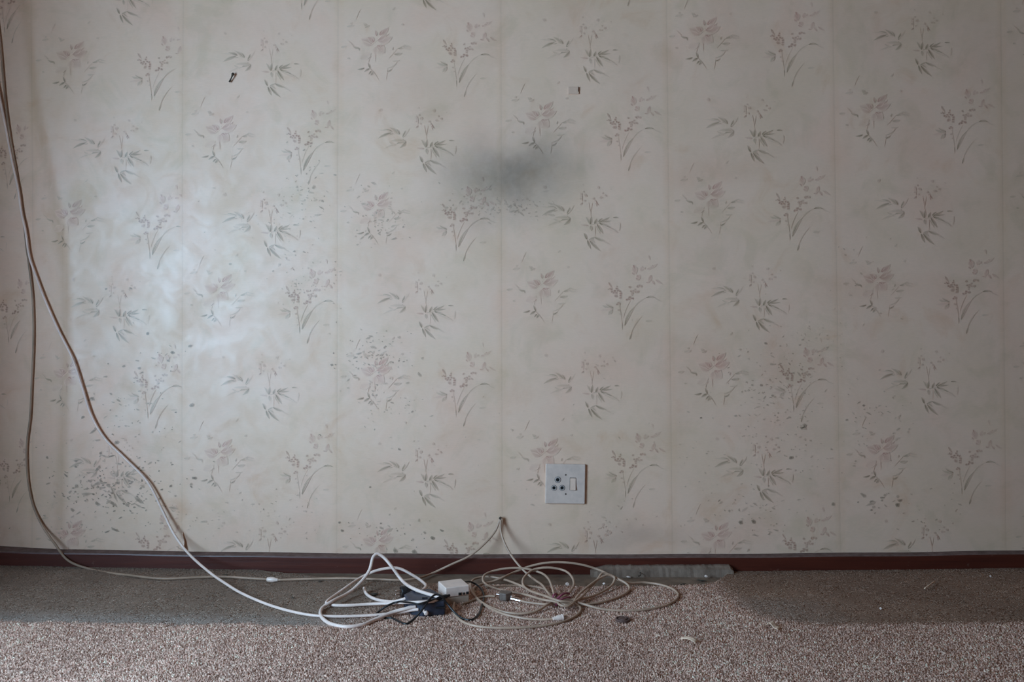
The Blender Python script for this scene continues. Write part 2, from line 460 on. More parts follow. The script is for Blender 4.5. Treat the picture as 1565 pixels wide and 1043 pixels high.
PC = [  # bamboo sprays; drawn at 6.5 units per photo pixel, origin at the right node
 (256,403,168,374,22,'g',.7,.1),(242,411,112,468,24,'g',.6,.1),(266,418,222,430,10,'g',.35,0),(326,426,228,354,24,'g',.5,.1),(330,422,298,374,16,'g',.62,0),(362,456,386,388,24,'g',.85,.1),
 (362,452,432,360,11,'g',.2,.1),(392,500,298,522,26,'g',.75,.25),(392,500,328,562,25,'g',.58,-.15),(390,495,238,490,30,'g',.26,.1),(300,522,168,572,16,'g',.2,.1),(275,408,330,430,8,'g',.3,0),(362,470,366,495,8,'g',.4,0),
 (260,400,90,380,14,'g',.16,.05),(225,500,290,540,18,'g',.18,0),
 (590,556,544,480,22,'g',.5,.1),(592,556,601,478,22,'g',.9,0),(632,556,656,498,22,'g',.9,0),(672,531,712,494,18,'g',.85,0),(680,536,784,484,19,'g',.75,.05),(700,531,802,520,15,'g',.65,.05),(680,541,804,592,26,'g',.85,.05),
 (700,545,770,570,14,'g',.5,0),(660,556,722,652,24,'g',.7,.05),(650,576,692,652,14,'g',.35,0),(820,488,876,491,14,'g',.62,-.1),(572,570,494,560,18,'p',.4,0),(595,570,602,622,26,'g',.4,0),(800,590,872,642,10,'g',.25,0),
 (888,540,880,622,14,'g',.13,0),(720,525,760,505,10,'g',.6,0),(600,560,690,545,8,'g',.35,0),(640,570,640,680,6,'g',.15,0),(690,560,860,640,20,'g',.12,0),
 (556,706,527,643,20,'g',.85,.05),(562,715,596,802,20,'g',.78,.05),(580,710,642,680,18,'g',.5,0),(585,716,694,824,23,'g',.72,.1),(634,684,742,726,24,'g',.55,.1),(590,700,640,740,14,'g',.4,0),(720,725,790,760,10,'g',.16,0),
 (515,340,488,364,14,'r',.5,0),(653,328,677,368,11,'r',.75,.2),(648,340,656,378,9,'r',.5,0),(612,340,590,475,5,'g',.16,0),(575,335,600,480,5,'g',.14,0),(495,240,510,330,20,'p',.25,0)]
PC_DOTS = [(545,268,16,.4),(525,232,9,.35),(505,255,10,.35),(500,300,12,.42),(535,320,11,.32),(625,300,12,.38),(695,288,12,.36),(745,270,12,.38),(715,245,9,.32),(672,188,14,.28),(640,322,10,.3),(137,185,16,.3),(715,290,8,.3),(800,205,7,.2),(520,160,8,.2)]
CK = {'g': GREEN, 'p': PINK, 'r': RED, 'k': MOULD, 'w': (1.12, 1.11, 1.10)}

SEAMS = [(-205, -206), (48, 46), (280, 278), (517, 515), (766, 768), (1019, 1028), (1273, 1285), (1530, 1538), (1785, 1795)]
ROWS = {  # heart of the blossom, row after row, for each drop of paper
 0: [(-118, -20), (-116, 218), (-115, 455), (-113, 700), (-112, 950)],
 1: [(112, -160), (109, 84), (106, 326), (103, 570), (106, 816)],
 2: [(338, -55), (337, 197), (335, 440), (335, 692), (335, 946)],
 3: [(575, -188), (575, 63), (574, 314), (574, 567), (577, 827)],
 4: [(825, -76), (826, 176), (828, 434), (833, 691), (836, 950)],
 5: [(1072, -205), (1076, 47), (1084, 298), (1090, 560), (1094, 819)],
 6: [(1332, -88), (1336, 165), (1342, 425), (1347, 686), (1352, 945)],
 7: [(1588, -215), (1592, 40), (1597, 292), (1602, 552), (1606, 812)]}
ROW0 = W(0, 853).z

class Paper:
    def __init__(self, x0t, x0b, x1t, x1b):
        self.lim = (x0t, x0b, x1t, x1b); self.V = []; self.F = []; self.T = []; self.layer = 0
        zt, zb = TOP, .0
        nz_ = 150; nu = 34
        zz = np.linspace(zb, zt, nz_)
        us = np.concatenate([[0, .006, .018], np.linspace(.04, .96, nu), [.982, .994, 1.0]])
        X0, X1 = self.edges(zz)
        for j, z in enumerate(zz):
            xs_ = X0[j] + us * (X1[j] - X0[j])
            ys_ = relief(xs_, np.full(len(xs_), z))
            e = np.minimum(us, 1 - us)
            lift = np.where(e < .003, .0001, 0)
            for k in range(len(us)):
                self.V.append((xs_[k], ys_[k] + lift[k], z))
                t = .90 if e[k] < .003 else (.965 if e[k] < .01 else (.985 if e[k] < .03 else 1.0))
                # damp brown line soaked into the crease of the loose paper
                br = .17 * math.exp(-((float(np.interp(z, RZ, RX)) - xs_[k] - .014) / .015) ** 2)
                self.T.append((t * (1 - br * .8), (t * .985 if t < 1 else t) * (1 - br), (t * .96 if t < 1 else t) * (1 - br * 1.3)))
        n = len(us)
        for j in range(nz_ - 1):
            for i in range(n - 1):
                a = j * n + i
                self.F.append((a, a + 1, a + 1 + n, a + n))
    def edges(self, z):
        py = 521.5 + (H - z) / S
        t = py / 850.0
        a, b, c, d = self.lim
        x0 = W(a, 0).x + (b - a) * S * t; x1 = W(c, 0).x + (d - c) * S * t
        return np.maximum(x0, XL + .002), x1
    def put(self, pts, faces, tints):
        """pts in photo pixels on the wall"""
        P = [W(px, py) for px, py in pts]
        if min(p.z for p in P) < ROW0 - .02 or max(p.z for p in P) > TOP - .01: return
        for p in P:
            x0, x1 = self.edges(p.z)
            if p.x < x0 + .001 or p.x > x1 - .001: return
        b = len(self.V); self.layer += 1
        off = .00045 + (self.layer % 120) * .000004
        for p in P:
            self.V.append((p.x, float(relief(p.x, p.z)) - off, p.z))
        self.T += tints
        self.F += [tuple(b + i for i in f) for f in faces]
    def leaf(self, bx, by, tx, ty, w, col, st, bend):
        if st <= 0: return
        dx, dy = tx - bx, ty - by; L = math.hypot(dx, dy) or 1e-3
        nx_, ny_ = -dy / L, dx / L
        cx, cy = (bx + tx) / 2 + nx_ * bend * L, (by + ty) / 2 + ny_ * bend * L
        pts = []; T = []; Fs = []
        prof = [(0, .22), (.18, .75), (.42, 1.0), (.68, .78), (.88, .36), (1, .04)]
        c = CK[col]
        for i, (t, p) in enumerate(prof):
            x = (1 - t) ** 2 * bx + 2 * t * (1 - t) * cx + t * t * tx
            y = (1 - t) ** 2 * by + 2 * t * (1 - t) * cy + t * t * ty
            h = p * w / 2
            f = 1 - .55 * t
            for s_, k in ((-1, .18), (-.45, .8), (.15, 1.0), (1, .12)):
                pts.append((x + nx_ * s_ * h, y + ny_ * s_ * h))
                a = st * f * k
                T.append(tuple(1 - a * (1 - q) for q in c))
            if i:
                o = i * 4
                for k in range(3):
                    Fs.append((o + k - 4, o + k - 3, o + k + 1, o + k))
        self.put(pts, Fs, T)
    def dot(self, x, y, r, col, st, n=7, el=1.0, ang=0.0, rag=.0, rim=.3):
        pts = [(x, y)]; c = CK[col]
        T = [tuple(1 - st * (1 - q) for q in c)]
        for k in range(n):
            a = 2 * math.pi * k / n
            rr = r * (1 + random.uniform(-rag, rag))
            u, v = rr * el * math.cos(a), rr * math.sin(a)
            pts.append((x + u * math.cos(ang) - v * math.sin(ang), y + u * math.sin(ang) + v * math.cos(ang)))
            T.append(tuple(1 - st * rim * (1 - q) for q in c))
        self.put(pts, [(0, k + 1, (k + 1) % n + 1) for k in range(n)], T)

papers = []
XEDGE = XL + .002
for i in range(8):
    (a, b), (c, d) = SEAMS[i], SEAMS[i + 1]
    papers.append(Paper(a, b, c, d))

GAIN = 1.35
for i, pp in enumerate(papers):
    rows = ROWS[i]
    for r, (ax, ay) in enumerate(rows):
        k = 1 / 5.215
        def fa(x, y): return ax + (x - 340) * k, ay + (y - 330) * k
        for (bx, by, tx, ty, w, c, st, bd) in PA + PB:
            b_ = fa(bx, by); t_ = fa(tx, ty)
            pp.leaf(*b_, *t_, w * k * 1.25, c, min(st * GAIN * (1.35 if c == 'p' else 1.0) * random.uniform(.85, 1.1), .97), bd)
        for (x, y, rad, st) in PB_DOTS:
            q = fa(x, y)
            pp.dot(*q, rad * k * 1.12, 'r', st * random.uniform(.9, 1.15), 6, 1.3, random.uniform(-1, 1), .15)
        per = (rows[r + 1][1] - ay) if r + 1 < len(rows) else 255
        cx, cy = ax + 85, ay + 161 * per / 251
        k2 = 1 / 6.518
        def fc(x, y): return cx + (x - 650) * k2, cy + (y - 545) * k2
        for (bx, by, tx, ty, w, c, st, bd) in PC:
            b_ = fc(bx, by); t_ = fc(tx, ty)
            pp.leaf(*b_, *t_, w * k2 * 1.3, c, min(st * GAIN * random.uniform(.85, 1.1), .97), bd)
        for (x, y, rad, st) in PC_DOTS:
            q = fc(x, y)
            pp.dot(*q, rad * k2, 'r', st, 6, 1.2, random.uniform(-1, 1), .2)

def paper_at(px, py):
    for i in range(8):
        t = py / 850
        a = SEAMS[i][0] + (SEAMS[i][1] - SEAMS[i][0]) * t; b = SEAMS[i + 1][0] + (SEAMS[i + 1][1] - SEAMS[i + 1][0]) * t
        if a <= px < b: return papers[i]
    return papers[0]
# mould freckles: (centre, spread, count, size range, strength range)
for (cx, cy, sx, sy, n, s0, s1, a0, a1) in (
    (165, 748, 80, 30, 190, .9, 3.0, .5, .97), (200, 745, 80, 55, 70, .8, 2.0, .3, .8), (185, 650, 60, 60, 70, .8, 2.2, .3, .75),
    (120, 725, 70, 60, 40, .7, 1.6, .2, .6), (240, 560, 45, 55, 26, .8, 2.2, .4, .9), (110, 800, 40, 20, 20, .8, 2.0, .3, .7),
    (575, 545, 45, 38, 120, .8, 2.3, .25, .7), (600, 620, 50, 40, 40, .7, 1.6, .2, .55), (575, 330, 32, 36, 90, .7, 1.8, .2, .55),
    (465, 300, 38, 50, 70, .7, 2.0, .2, .6), (455, 430, 40, 45, 60, .6, 1.5, .2, .55), (400, 330, 60, 40, 40, .6, 1.4, .15, .45),
    (330, 790, 80, 30, 40, .6, 1.5, .2, .5), (590, 815, 60, 18, 36, .8, 2.4, .3, .8), (440, 780, 50, 40, 36, .6, 1.6, .2, .5),
    (1185, 600, 60, 70, 150, .7, 1.9, .2, .55), (1160, 780, 70, 40, 70, .7, 1.9, .2, .6), (1230, 690, 50, 50, 50, .7, 1.6, .2, .5),
    (1340, 640, 45, 60, 60, .7, 2.0, .2, .55), (1350, 765, 32, 14, 18, 1.0, 3.0, .4, .85), (1420, 780, 50, 40, 26, .7, 1.5, .2, .5),
    (790, 318, 50, 14, 80, .8, 2.2, .15, .45), (730, 310, 40, 18, 50, .8, 2.0, .15, .4), (515, 480, 4, 150, 26, .9, 2.2, .3, .75),
    (1090, 700, 90, 90, 40, .6, 1.4, .15, .4), (1310, 430, 40, 60, 26, .6, 1.5, .15, .4), (860, 600, 200, 160, 40, .5, 1.2, .12, .35),
    (1240, 520, 50, 30, 40, .6, 1.6, .15, .45), (690, 700, 90, 80, 24, .6, 1.3, .15, .45), (930, 800, 60, 30, 26, .8, 2.2, .15, .4)):
    for _ in range(n):
        px = random.gauss(cx, sx * .62); py = random.gauss(cy, sy * .62)
        r = s0 + (s1 - s0) * random.random() ** 2.2
        el = random.choice((1.0, 1.3, 1.8, 3.0))
        paper_at(px, py).dot(px, py, r * .9, 'k', random.uniform(a0, a1), random.choice((5, 6, 7)), el, random.uniform(-.9, .9), .4, .5)
for (px, py, r, a) in ((226, 510, 2.4, .9), (291, 529, 2.6, .8), (264, 539, 2.6, .95), (257, 551, 2, .8), (189, 560, 2, .7), (213, 563, 2, .7), (293, 620, 2.8, .8), (141, 610, 3.4, .85), (127, 638, 2.6, .8),
    (178, 677, 3, .85), (154, 693, 2.2, .8), (200, 441, 1.8, .75), (162, 442, 1.8, .7), (489, 666, 2, .95), (512, 538, 2.6, .85), (507, 558, 2, .8), (661, 823, 2.8, .9), (633, 844, 3.2, .85), (604, 842, 3, .8),
    (523, 811, 2, .9), (519, 799, 1.8, .85), (610, 687, 1.6, .8), (566, 745, 1.6, .7), (1228, 653, 3.6, .92), (1209, 700, 2.6, .85), (1132, 799, 2.8, .92), (1152, 798, 3, .92), (1071, 639, 1.3, .95),
    (1170, 525, 2, .7), (1371, 772, 3.2, .9), (1332, 768, 3.4, .85), (1273, 771, 2.6, .7), (1180, 605, 1.8, .6), (1163, 589, 2, .65), (1294, 642, 2, .6), (1320, 620, 1.8, .8), (479, 287, 2.2, .6), (493, 308, 1.8, .7), (352, 404, 2, .5)):
    paper_at(px, py).dot(px, py, r, 'k', a, 7, 1.35, random.uniform(-.7, .7), .3, .45)

for pp in papers:
    mesh_obj('wallpaper_strip', pp.V, pp.F, MAT['paper'], wall_back, smooth=True, tint=pp.T)

# torn corner of paper that curls away from the wall just above the skirting board
def sheet(name, quad, mat, parent=None, n=6, thick=.0006, fn=None, tint=None):
    """thin bent sheet between four corners; fn(u,v) adds an offset"""
    V = []; Fc = []
    a, b, c, d = [Vector(q) for q in quad]
    for s_ in (0, 1):
        for j in range(n + 1):
            for i in range(n + 1):
                u, v = i / n, j / n
                p = a * (1 - u) * (1 - v) + b * u * (1 - v) + c * u * v + d * (1 - u) * v
                if fn: p = p + fn(u, v)
                nrm = (b - a).cross(d - a).normalized()
                V.append(p + nrm * thick * (s_ - .5))
    m = (n + 1) ** 2
    for j in range(n):
        for i in range(n):
            q = j * (n + 1) + i
            Fc.append((q + n + 1, q + n + 2, q + 1, q)); Fc.append((m + q, m + q + 1, m + q + n + 2, m + q + n + 1))
    ring = [i for i in range(n + 1)] + [j * (n + 1) + n for j in range(1, n + 1)] + [n * (n + 1) + i for i in range(n - 1, -1, -1)] + [j * (n + 1) for j in range(n - 1, 0, -1)]
    for k in range(len(ring)):
        p, q = ring[k], ring[(k + 1) % len(ring)]
        Fc.append((p, q, q + m, p + m))
    return mesh_obj(name, V, Fc, mat, parent, smooth=True, tint=[(tint,) * 3] * len(V) if tint else None)
sheet('torn_flap', (W(272, 838, -.002), W(280, 841, -.010), W(280.5, 828, -.006), W(279, 813, -.002)), MAT['paper'], wall_back, tint=.92,
      fn=lambda u, v: Vector((.003 * u * u, -.004 * u * (1 - v), 0)))

# ------------------------------------------------------------------ floor slab and carpet
def edge_y(x):
    """where the cut carpet ends; it falls short of the wall in the middle and leaves bare concrete"""
    pts = [(-9, -.030), (-.66, -.030), (-.60, -.048), (-.45, -.092), (-.32, -.112), (-.20, -.130), (-.08, -.142), (.05, -.150), (.18, -.155),
           (.34, -.152), (.46, -.146), (.50, -.120), (.535, -.070), (.56, -.036), (.58, -.030), (9, -.030)]
    return np.interp(x, [p[0] for p in pts], [p[1] for p in pts]) - .004 * np.sin(np.asarray(x) * 61) * np.sin(np.asarray(x) * 23 + 1) * ((np.asarray(x) > -.6) & (np.asarray(x) < .53))

def vnoise(x, y, f, seed=0):
    """cheap smooth value noise"""
    r = np.random.default_rng(seed).random((64, 64))
    X, Y = np.asarray(x) * f, np.asarray(y) * f
    i, j = np.floor(X).astype(int), np.floor(Y).astype(int)
    u, v = X - i, Y - j; u = u * u * (3 - 2 * u); v = v * v * (3 - 2 * v)
    g = lambda a, b: r[a % 64, b % 64]
    return g(i, j) * (1 - u) * (1 - v) + g(i + 1, j) * u * (1 - v) + g(i, j + 1) * (1 - u) * v + g(i + 1, j + 1) * u * v

def sstep(a, b, t):
    t = np.clip((t - a) / (b - a), 0, 1); return t * t * (3 - 2 * t)

def dust(x, y):
    """matted dusty carpet left where two pieces of furniture stood: 0 clean .. 1 dusty"""
    wob = (vnoise(x, y, 9, 3) - .5) * .012 + (vnoise(x, y, 45, 4) - .5) * .012 + (vnoise(x, y, 160, 9) - .5) * .016
    # left footprint, front edge at y = -0.42, leaning off to the right
    front = -.425 - .012 * (x + 1) * 0
    l = sstep(-.014, .010, (y - front) + wob) * (1 - sstep(-.14, .08, x - .67 * (y + .40) + .30 + wob * 2))
    # right footprint with a rounded left end
    rr = np.maximum(-.414 - y, 0) * 0
    dx = x - .70; 
    yy = (y + .225) / .200
    end = np.where(x < .70, np.sqrt(np.abs(yy) ** 4 + (np.minimum(dx, 0) / .205) ** 2), np.abs(yy) ** 2)
    end = np.where(y > -.2, np.where(x < .70, np.abs(np.minimum(dx, 0)) / .215, 0), end)
    r = 1 - sstep(.74, 1.12, end + wob * 3)
    return np.clip(l, 0, 1), np.clip(r, 0, 1)

PAL = 1.80 * np.array((1.14, .935, .835)) * np.array([(.45, .36, .31), (.36, .275, .235), (.29, .20, .17), (.165, .11, .092), (.40, .335, .30), (.46, .385, .33), (.33, .235, .205), (.23, .155, .13)])
PALW = np.array([.17, .20, .16, .12, .10, .08, .11, .06])
def carpet_colour(x, y, base, var):
    l, r = dust(x, y)
    n = vnoise(x, y, 9, 5)[:, None]; m = vnoise(x, y, 34, 6)[:, None]
    dl = np.array((.225, .163, .121)) * (.86 + .28 * n) * (.92 + .16 * m)
    # greyer lint caught along the front edge
    lint = sstep(-.33, -.42, y)[:, None] * .8
    dl = dl * (1 - lint) + np.array((.32, .272, .238)) * (.9 + .2 * m) * lint
    dr = np.array((.240, .143, .094)) * (.86 + .28 * n) * (.92 + .16 * m)
    lint2 = (sstep(.80, .55, x) * sstep(-.20, -.30, y))[:, None] * .38
    dr = dr * (1 - lint2) + np.array((.31, .258, .22)) * lint2
    c = base * (.90 + .2 * vnoise(x, y, 6, 8)[:, None])
    # dust drifting in along the wall
    wall = sstep(-.10, -.03, y)[:, None] * .35
    c = c * (1 - wall) + np.array((.21, .167, .136)) * wall
    k = (.78 + .22 * var)[:, None]
    l = l[:, None] * k; r = r[:, None] * k
    c = c * (1 - l * .97) + dl * (.86 + .28 * var[:, None]) * l * .97
    c = c * (1 - r * .93) + dr * (.86 + .28 * var[:, None]) * r * .93
    return c

slab_x = np.linspace(XL, XR_, 120)
V = []; Fc = []
for y in (.0, -.2, -.6, REAR):
    for x in slab_x: V.append((x, y + (.02 if y == 0 else 0), fz(x) - .0075))
n = len(slab_x)
for j in range(3):
    for i in range(n - 1):
        a = j * n + i; Fc.append((a, a + n, a + n + 1, a + 1))
b = len(V)
for y in (.02, REAR):
    V += [(XL, y, -.12), (XR_, y, -.12)]
Fc.append((b, b + 1, b + 3, b + 2))
Fc.append(tuple(range(n)) + (b + 1, b)); Fc.append(tuple(range(4 * n - 1, 3 * n - 1, -1)) + (b + 2, b + 3))
Fc.append((0, b, b + 2, 3 * n, 2 * n, n)); Fc.append((n - 1, 2 * n - 1, 3 * n - 1, 4 * n - 1, b + 3, b + 1))
tag(mesh_obj('floor', V, Fc, MAT['concrete'], smooth=False), 'bare grey concrete floor showing between carpet and skirting', kind='structure')

cx_ = np.concatenate([np.arange(XL + .004, 1.84, .009), np.linspace(1.85, XR_ - .005, 10)])
vt = np.concatenate([[0, .002], np.linspace(.008, 1.0, 120) ** 1.0])
ey = edge_y(cx_)
rows = []
for t in vt:
    rows.append(ey - t * 1.03)
for yb in (-1.4, -2.0, -2.7, REAR + .005): rows.append(np.full(len(cx_), yb))
GX = np.concatenate([cx_ for _ in rows]); GY = np.concatenate(rows)
GZ = fz(GX) + (vnoise(GX, GY, 55, 12) - .5) * .0012
GZ[:len(cx_)] -= .0006
base = np.tile(np.average(PAL, axis=0, weights=PALW) * .62, (len(GX), 1))
ccol = carpet_colour(GX, GY, base, np.full(len(GX), .25))
n = len(cx_)
Fc = []
for j in range(len(rows) - 1):
    for i in range(n - 1):
        a = j * n + i; Fc.append((a, a + n, a + n + 1, a + 1))
b = len(GX)
VV = np.column_stack([GX, GY, GZ])
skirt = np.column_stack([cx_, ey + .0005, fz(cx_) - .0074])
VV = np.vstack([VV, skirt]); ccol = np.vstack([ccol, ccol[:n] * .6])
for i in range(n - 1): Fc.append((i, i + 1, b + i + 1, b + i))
carpet = mesh_obj('carpet', VV.tolist(), Fc, MAT['carpet'], smooth=True, tint=ccol)
tag(carpet, 'worn brown flecked carpet with dusty footprints of removed furniture', 'carpet')

# the pile: short leaning tufts
sp = .0037
gx, gy = np.meshgrid(np.arange(XL + .008, 1.78, sp), np.arange(-1.02, -.03, sp))
tx = gx.ravel() + RNG.uniform(-.5, .5, gx.size) * sp; ty = gy.ravel() + RNG.uniform(-.5, .5, gx.size) * sp
keep = ty < edge_y(tx) - .002
tx, ty = tx[keep], ty[keep]; N = len(tx)
l, r = dust(tx, ty); dd = np.maximum(l, r)
idx = RNG.choice(len(PAL), size=N, p=PALW / PALW.sum())
# neighbouring tufts clump into flecks
patch = (vnoise(tx, ty, 120, 21) - .5)[:, None]
colr = PAL[idx] * (1 + .55 * patch) * RNG.uniform(.86, 1.14, N)[:, None]
mean_ = np.average(PAL, axis=0, weights=PALW)
colr = colr * .74 + mean_ * np.array((1.03, .985, .985)) * .26
colr = carpet_colour(tx, ty, colr, RNG.random(N))
hgt = RNG.uniform(.0022, .0046, N) * (1 - .62 * dd)
rad = RNG.uniform(.0020, .0034, N)
ang = RNG.uniform(0, 2 * math.pi, N); ln = RNG.uniform(.0, .0038, N); la = RNG.uniform(0, 2 * math.pi, N)
tz = fz(tx) - .0004
VT = np.zeros((N, 4, 3)); CT = np.zeros((N, 4, 3))
for k in range(3):
    a = ang + k * 2 * math.pi / 3
    VT[:, k, 0] = tx + rad * np.cos(a); VT[:, k, 1] = ty + rad * np.sin(a); VT[:, k, 2] = tz
    CT[:, k] = np.minimum(colr * .96, .9)
VT[:, 3, 0] = tx + ln * np.cos(la); VT[:, 3, 1] = ty + ln * np.sin(la); VT[:, 3, 2] = tz + hgt
CT[:, 3] = np.minimum(colr * 1.1, .9)
ii = np.arange(N) * 4
tri = np.concatenate([np.column_stack([ii, ii + 1, ii + 3]), np.column_stack([ii + 1, ii + 2, ii + 3]), np.column_stack([ii + 2, ii, ii + 3])])
me = bpy.data.meshes.new('pile')
me.vertices.add(N * 4); me.vertices.foreach_set('co', VT.ravel().astype(np.float32))
me.loops.add(len(tri) * 3); me.loops.foreach_set('vertex_index', tri.ravel().astype(np.int32))
me.polygons.add(len(tri)); me.polygons.foreach_set('loop_start', (np.arange(len(tri)) * 3).astype(np.int32))
me.materials.append(MAT['pile']); me.update(calc_edges=True); me.validate()
at = me.attributes.new('tint', 'FLOAT_COLOR', 'POINT')
at.data.foreach_set('color', np.concatenate([CT.reshape(-1, 3), np.ones((N * 4, 1))], axis=1).ravel().astype(np.float32))
po = bpy.data.objects.new('pile', me); COL.objects.link(po); po.parent = carpet; po['kind'] = 'stuff'

# ------------------------------------------------------------------ skirting board
bx = np.linspace(XL, XR_, 140)
prof = [(0.02, -.02), (-.033, -.02), (-.033, .0315), (-.0318, .0342), (-.029, .0352), (.02, .0362)]
V = []; Fc = []; fm = []
for x in bx:
    for k, (py_, pz) in enumerate(prof):
        V.append((x, py_, fz(x) * 1.02 + pz + (.0006 * math.sin(x * 17) if k >= 2 else 0)))
m_ = len(prof)
for i in range(len(bx) - 1):
    for k in range(m_):
        a = i * m_ + k; b = i * m_ + (k + 1) % m_
        Fc.append((a, b, b + m_, a + m_)); fm.append(1 if k in (3, 4) else 0)
Fc.append(tuple(range(m_))); fm.append(0); Fc.append(tuple(range((len(bx)) * m_ - 1, (len(bx) - 1) * m_ - 1, -1))); fm.append(0)
tag(mesh_obj('baseboard_back', V, Fc, [MAT['skirting'], MAT['dust']], fmat=fm), 'low dark red painted skirting board with dusty top', kind='structure')

# ridge of old cement in front of the skirting, right of the middle
V = []; Fc = []
nn = 46; x0, x1 = W(903, 0, -.05).x, W(1121, 0, -.05).x
for i in range(nn + 1):
    t = i / nn; x = x0 + (x1 - x0) * t
    h = .0175 * min(1, .35 + t * 6) * (1 if t < .985 else .55) + random.uniform(-.0008, .0008)
    dpt = -.052 - .006 * math.sin(t * 9) * .4 - random.uniform(0, .002)
    z = fz(x)
    for (yy, zz) in ((-.031, -.009), (-.031, h), (-.044, h * .98), (dpt, h * .62), (dpt - .006, -.009)):
        V.append((x + random.uniform(-.001, .001), yy, z + zz))
for i in range(nn):
    for k in range(4):
        a = i * 5 + k; Fc.append((a, a + 5, a + 6, a + 1))
    Fc.append((i * 5 + 4, i * 5 + 9, i * 5 + 5, i * 5))
Fc.append((0, 1, 2, 3, 4)); Fc.append(tuple(nn * 5 + k for k in (4, 3, 2, 1, 0)))
tag(mesh_obj('cement_ridge', V, Fc, MAT['cement']), 'rough grey-brown cement ridge along the skirting above the bare floor strip', 'cement')

# ------------------------------------------------------------------ wall socket
sock = empty('wall_socket', W(863.8, 739.3, .0015)); sock.rotation_euler = (0, math.radians(.9), 0)
tag(sock, 'square white wall socket with three round pin holes and a rocker switch', 'socket')
hw = 30.3 * S
def sp_(px, py, y): return Vector(((px - 863.8) * S, y, -(py - 739.3) * S))
plate = box('faceplate', (-hw, -.0085, -hw), (hw, 0, hw), MAT['plate'], sock, .0022, 3)
for (px, py, rr) in ((852, 733, 4.4), (846.5, 745.4, 4.0), (858.8, 745.2, 4.0)):
    c = sp_(px, py, -.0085)
    M = Matrix.Translation(c) @ Matrix.Rotation(math.radians(-90), 4, 'Z')
    h = lathe('pin_hole', [(-.001, rr * S), (.0011, rr * S), (.0016, rr * S * .9), (.0014, rr * S * .66), (.0002, rr * S * .60)], MAT['ring'], sock, 24, M)
    lathe('hole', [(0, rr * S * .56), (.00125, rr * S * .56)], MAT['black'], h, 20, M, smooth=False)
    lathe('hole_rim', [(0, rr * S * 1.12), (.0004, rr * S * 1.12)], MAT['dull_metal'], h, 24, M, smooth=False)
sw = box('rocker_surround', sp_(870.2, 748.8, -.0090), sp_(880.0, 729.4, -.0080), MAT['dull_metal'], sock, .0002)
rk = mesh_obj('rocker', [sp_(871, 748, -.0088), sp_(879.2, 748, -.0088), sp_(879.2, 730.3, -.0088), sp_(871, 730.3, -.0088),
                         sp_(871, 748, -.0130), sp_(879.2, 748, -.0130), sp_(879.2, 739.5, -.0108), sp_(871, 739.5, -.0108),
                         sp_(879.2, 730.3, -.0098), sp_(871, 730.3, -.0098)],
              [(0, 1, 5, 4), (4, 5, 6, 7), (7, 6, 8, 9), (9, 8, 2, 3), (1, 2, 8, 6, 5), (0, 4, 7, 9, 3), (0, 3, 2, 1)], MAT['rocker'], sw)
for (px, py) in ((864.0, 725.3), (864.4, 754.5)):
    c = sp_(px, py, -.0085); M = Matrix.Translation(c) @ Matrix.Rotation(math.radians(-90), 4, 'Z')
    s_ = lathe('screw', [(-.001, .0024), (.0004, .0024), (.0008, .0016)], MAT['dull_metal'], sock, 14, M)
    box('screw_slot', c + Vector((-.0018, -.0010, -.0003)), c + Vector((.0018, -.0006, .0003)), MAT['black'], s_)

# small papered-over tab high on the wall, and a dark cocoon
tab = empty('wall_tab', W(877, 139, -.001)); tag(tab, 'small raised cream tab on the wallpaper high above the socket', 'tab')
box('tab_body', (-8.5 * S, -.0022, -5 * S), (7.5 * S, .001, 5.5 * S), MAT['tab'], tab, .0005, 2)
box('dark_line', (6.2 * S, -.0030, -1.5 * S), (7.0 * S, -.0015, 5.8 * S), MAT['dark_bit'], tab)  # thin dark strip along the right end of the tab
c0, c1 = W(356.5, 112, -.006), W(350.5, 125.5, -.004)
Vc, Fcc = tube_data(catmull([c0, W(355.4, 114.5, -.008), W(353.6, 119, -.007), c1], 5), [.0016 + .0020 * math.exp(-((i - 3) / 3.5) ** 2) + .0006 * (i > 12) for i in range(16)], 8)
tag(mesh_obj('moth_cocoon', Vc, Fcc, MAT['dark_bit'], smooth=True), 'small dark cocoon hanging on the wallpaper near the top left', 'cocoon')

# ------------------------------------------------------------------ cables
def path(pts):
    out = []
    for p in pts:
        if len(p) == 2: out.append(F(p[0], p[1]))
        elif isinstance(p[2], str): out.append(W(p[0], p[1], float(p[2])))   # distance from the wall given
        else: out.append(F(*p))                                             # height given
    return out

def wall_pts(pts, gap):
    o = []
    for px, py in pts:
        p = W(px, py, 0)
        o.append(W(px, py, float(relief(p.x, p.z)) - gap))
    return o
T1 = (846, 918)   # where the coil is tied

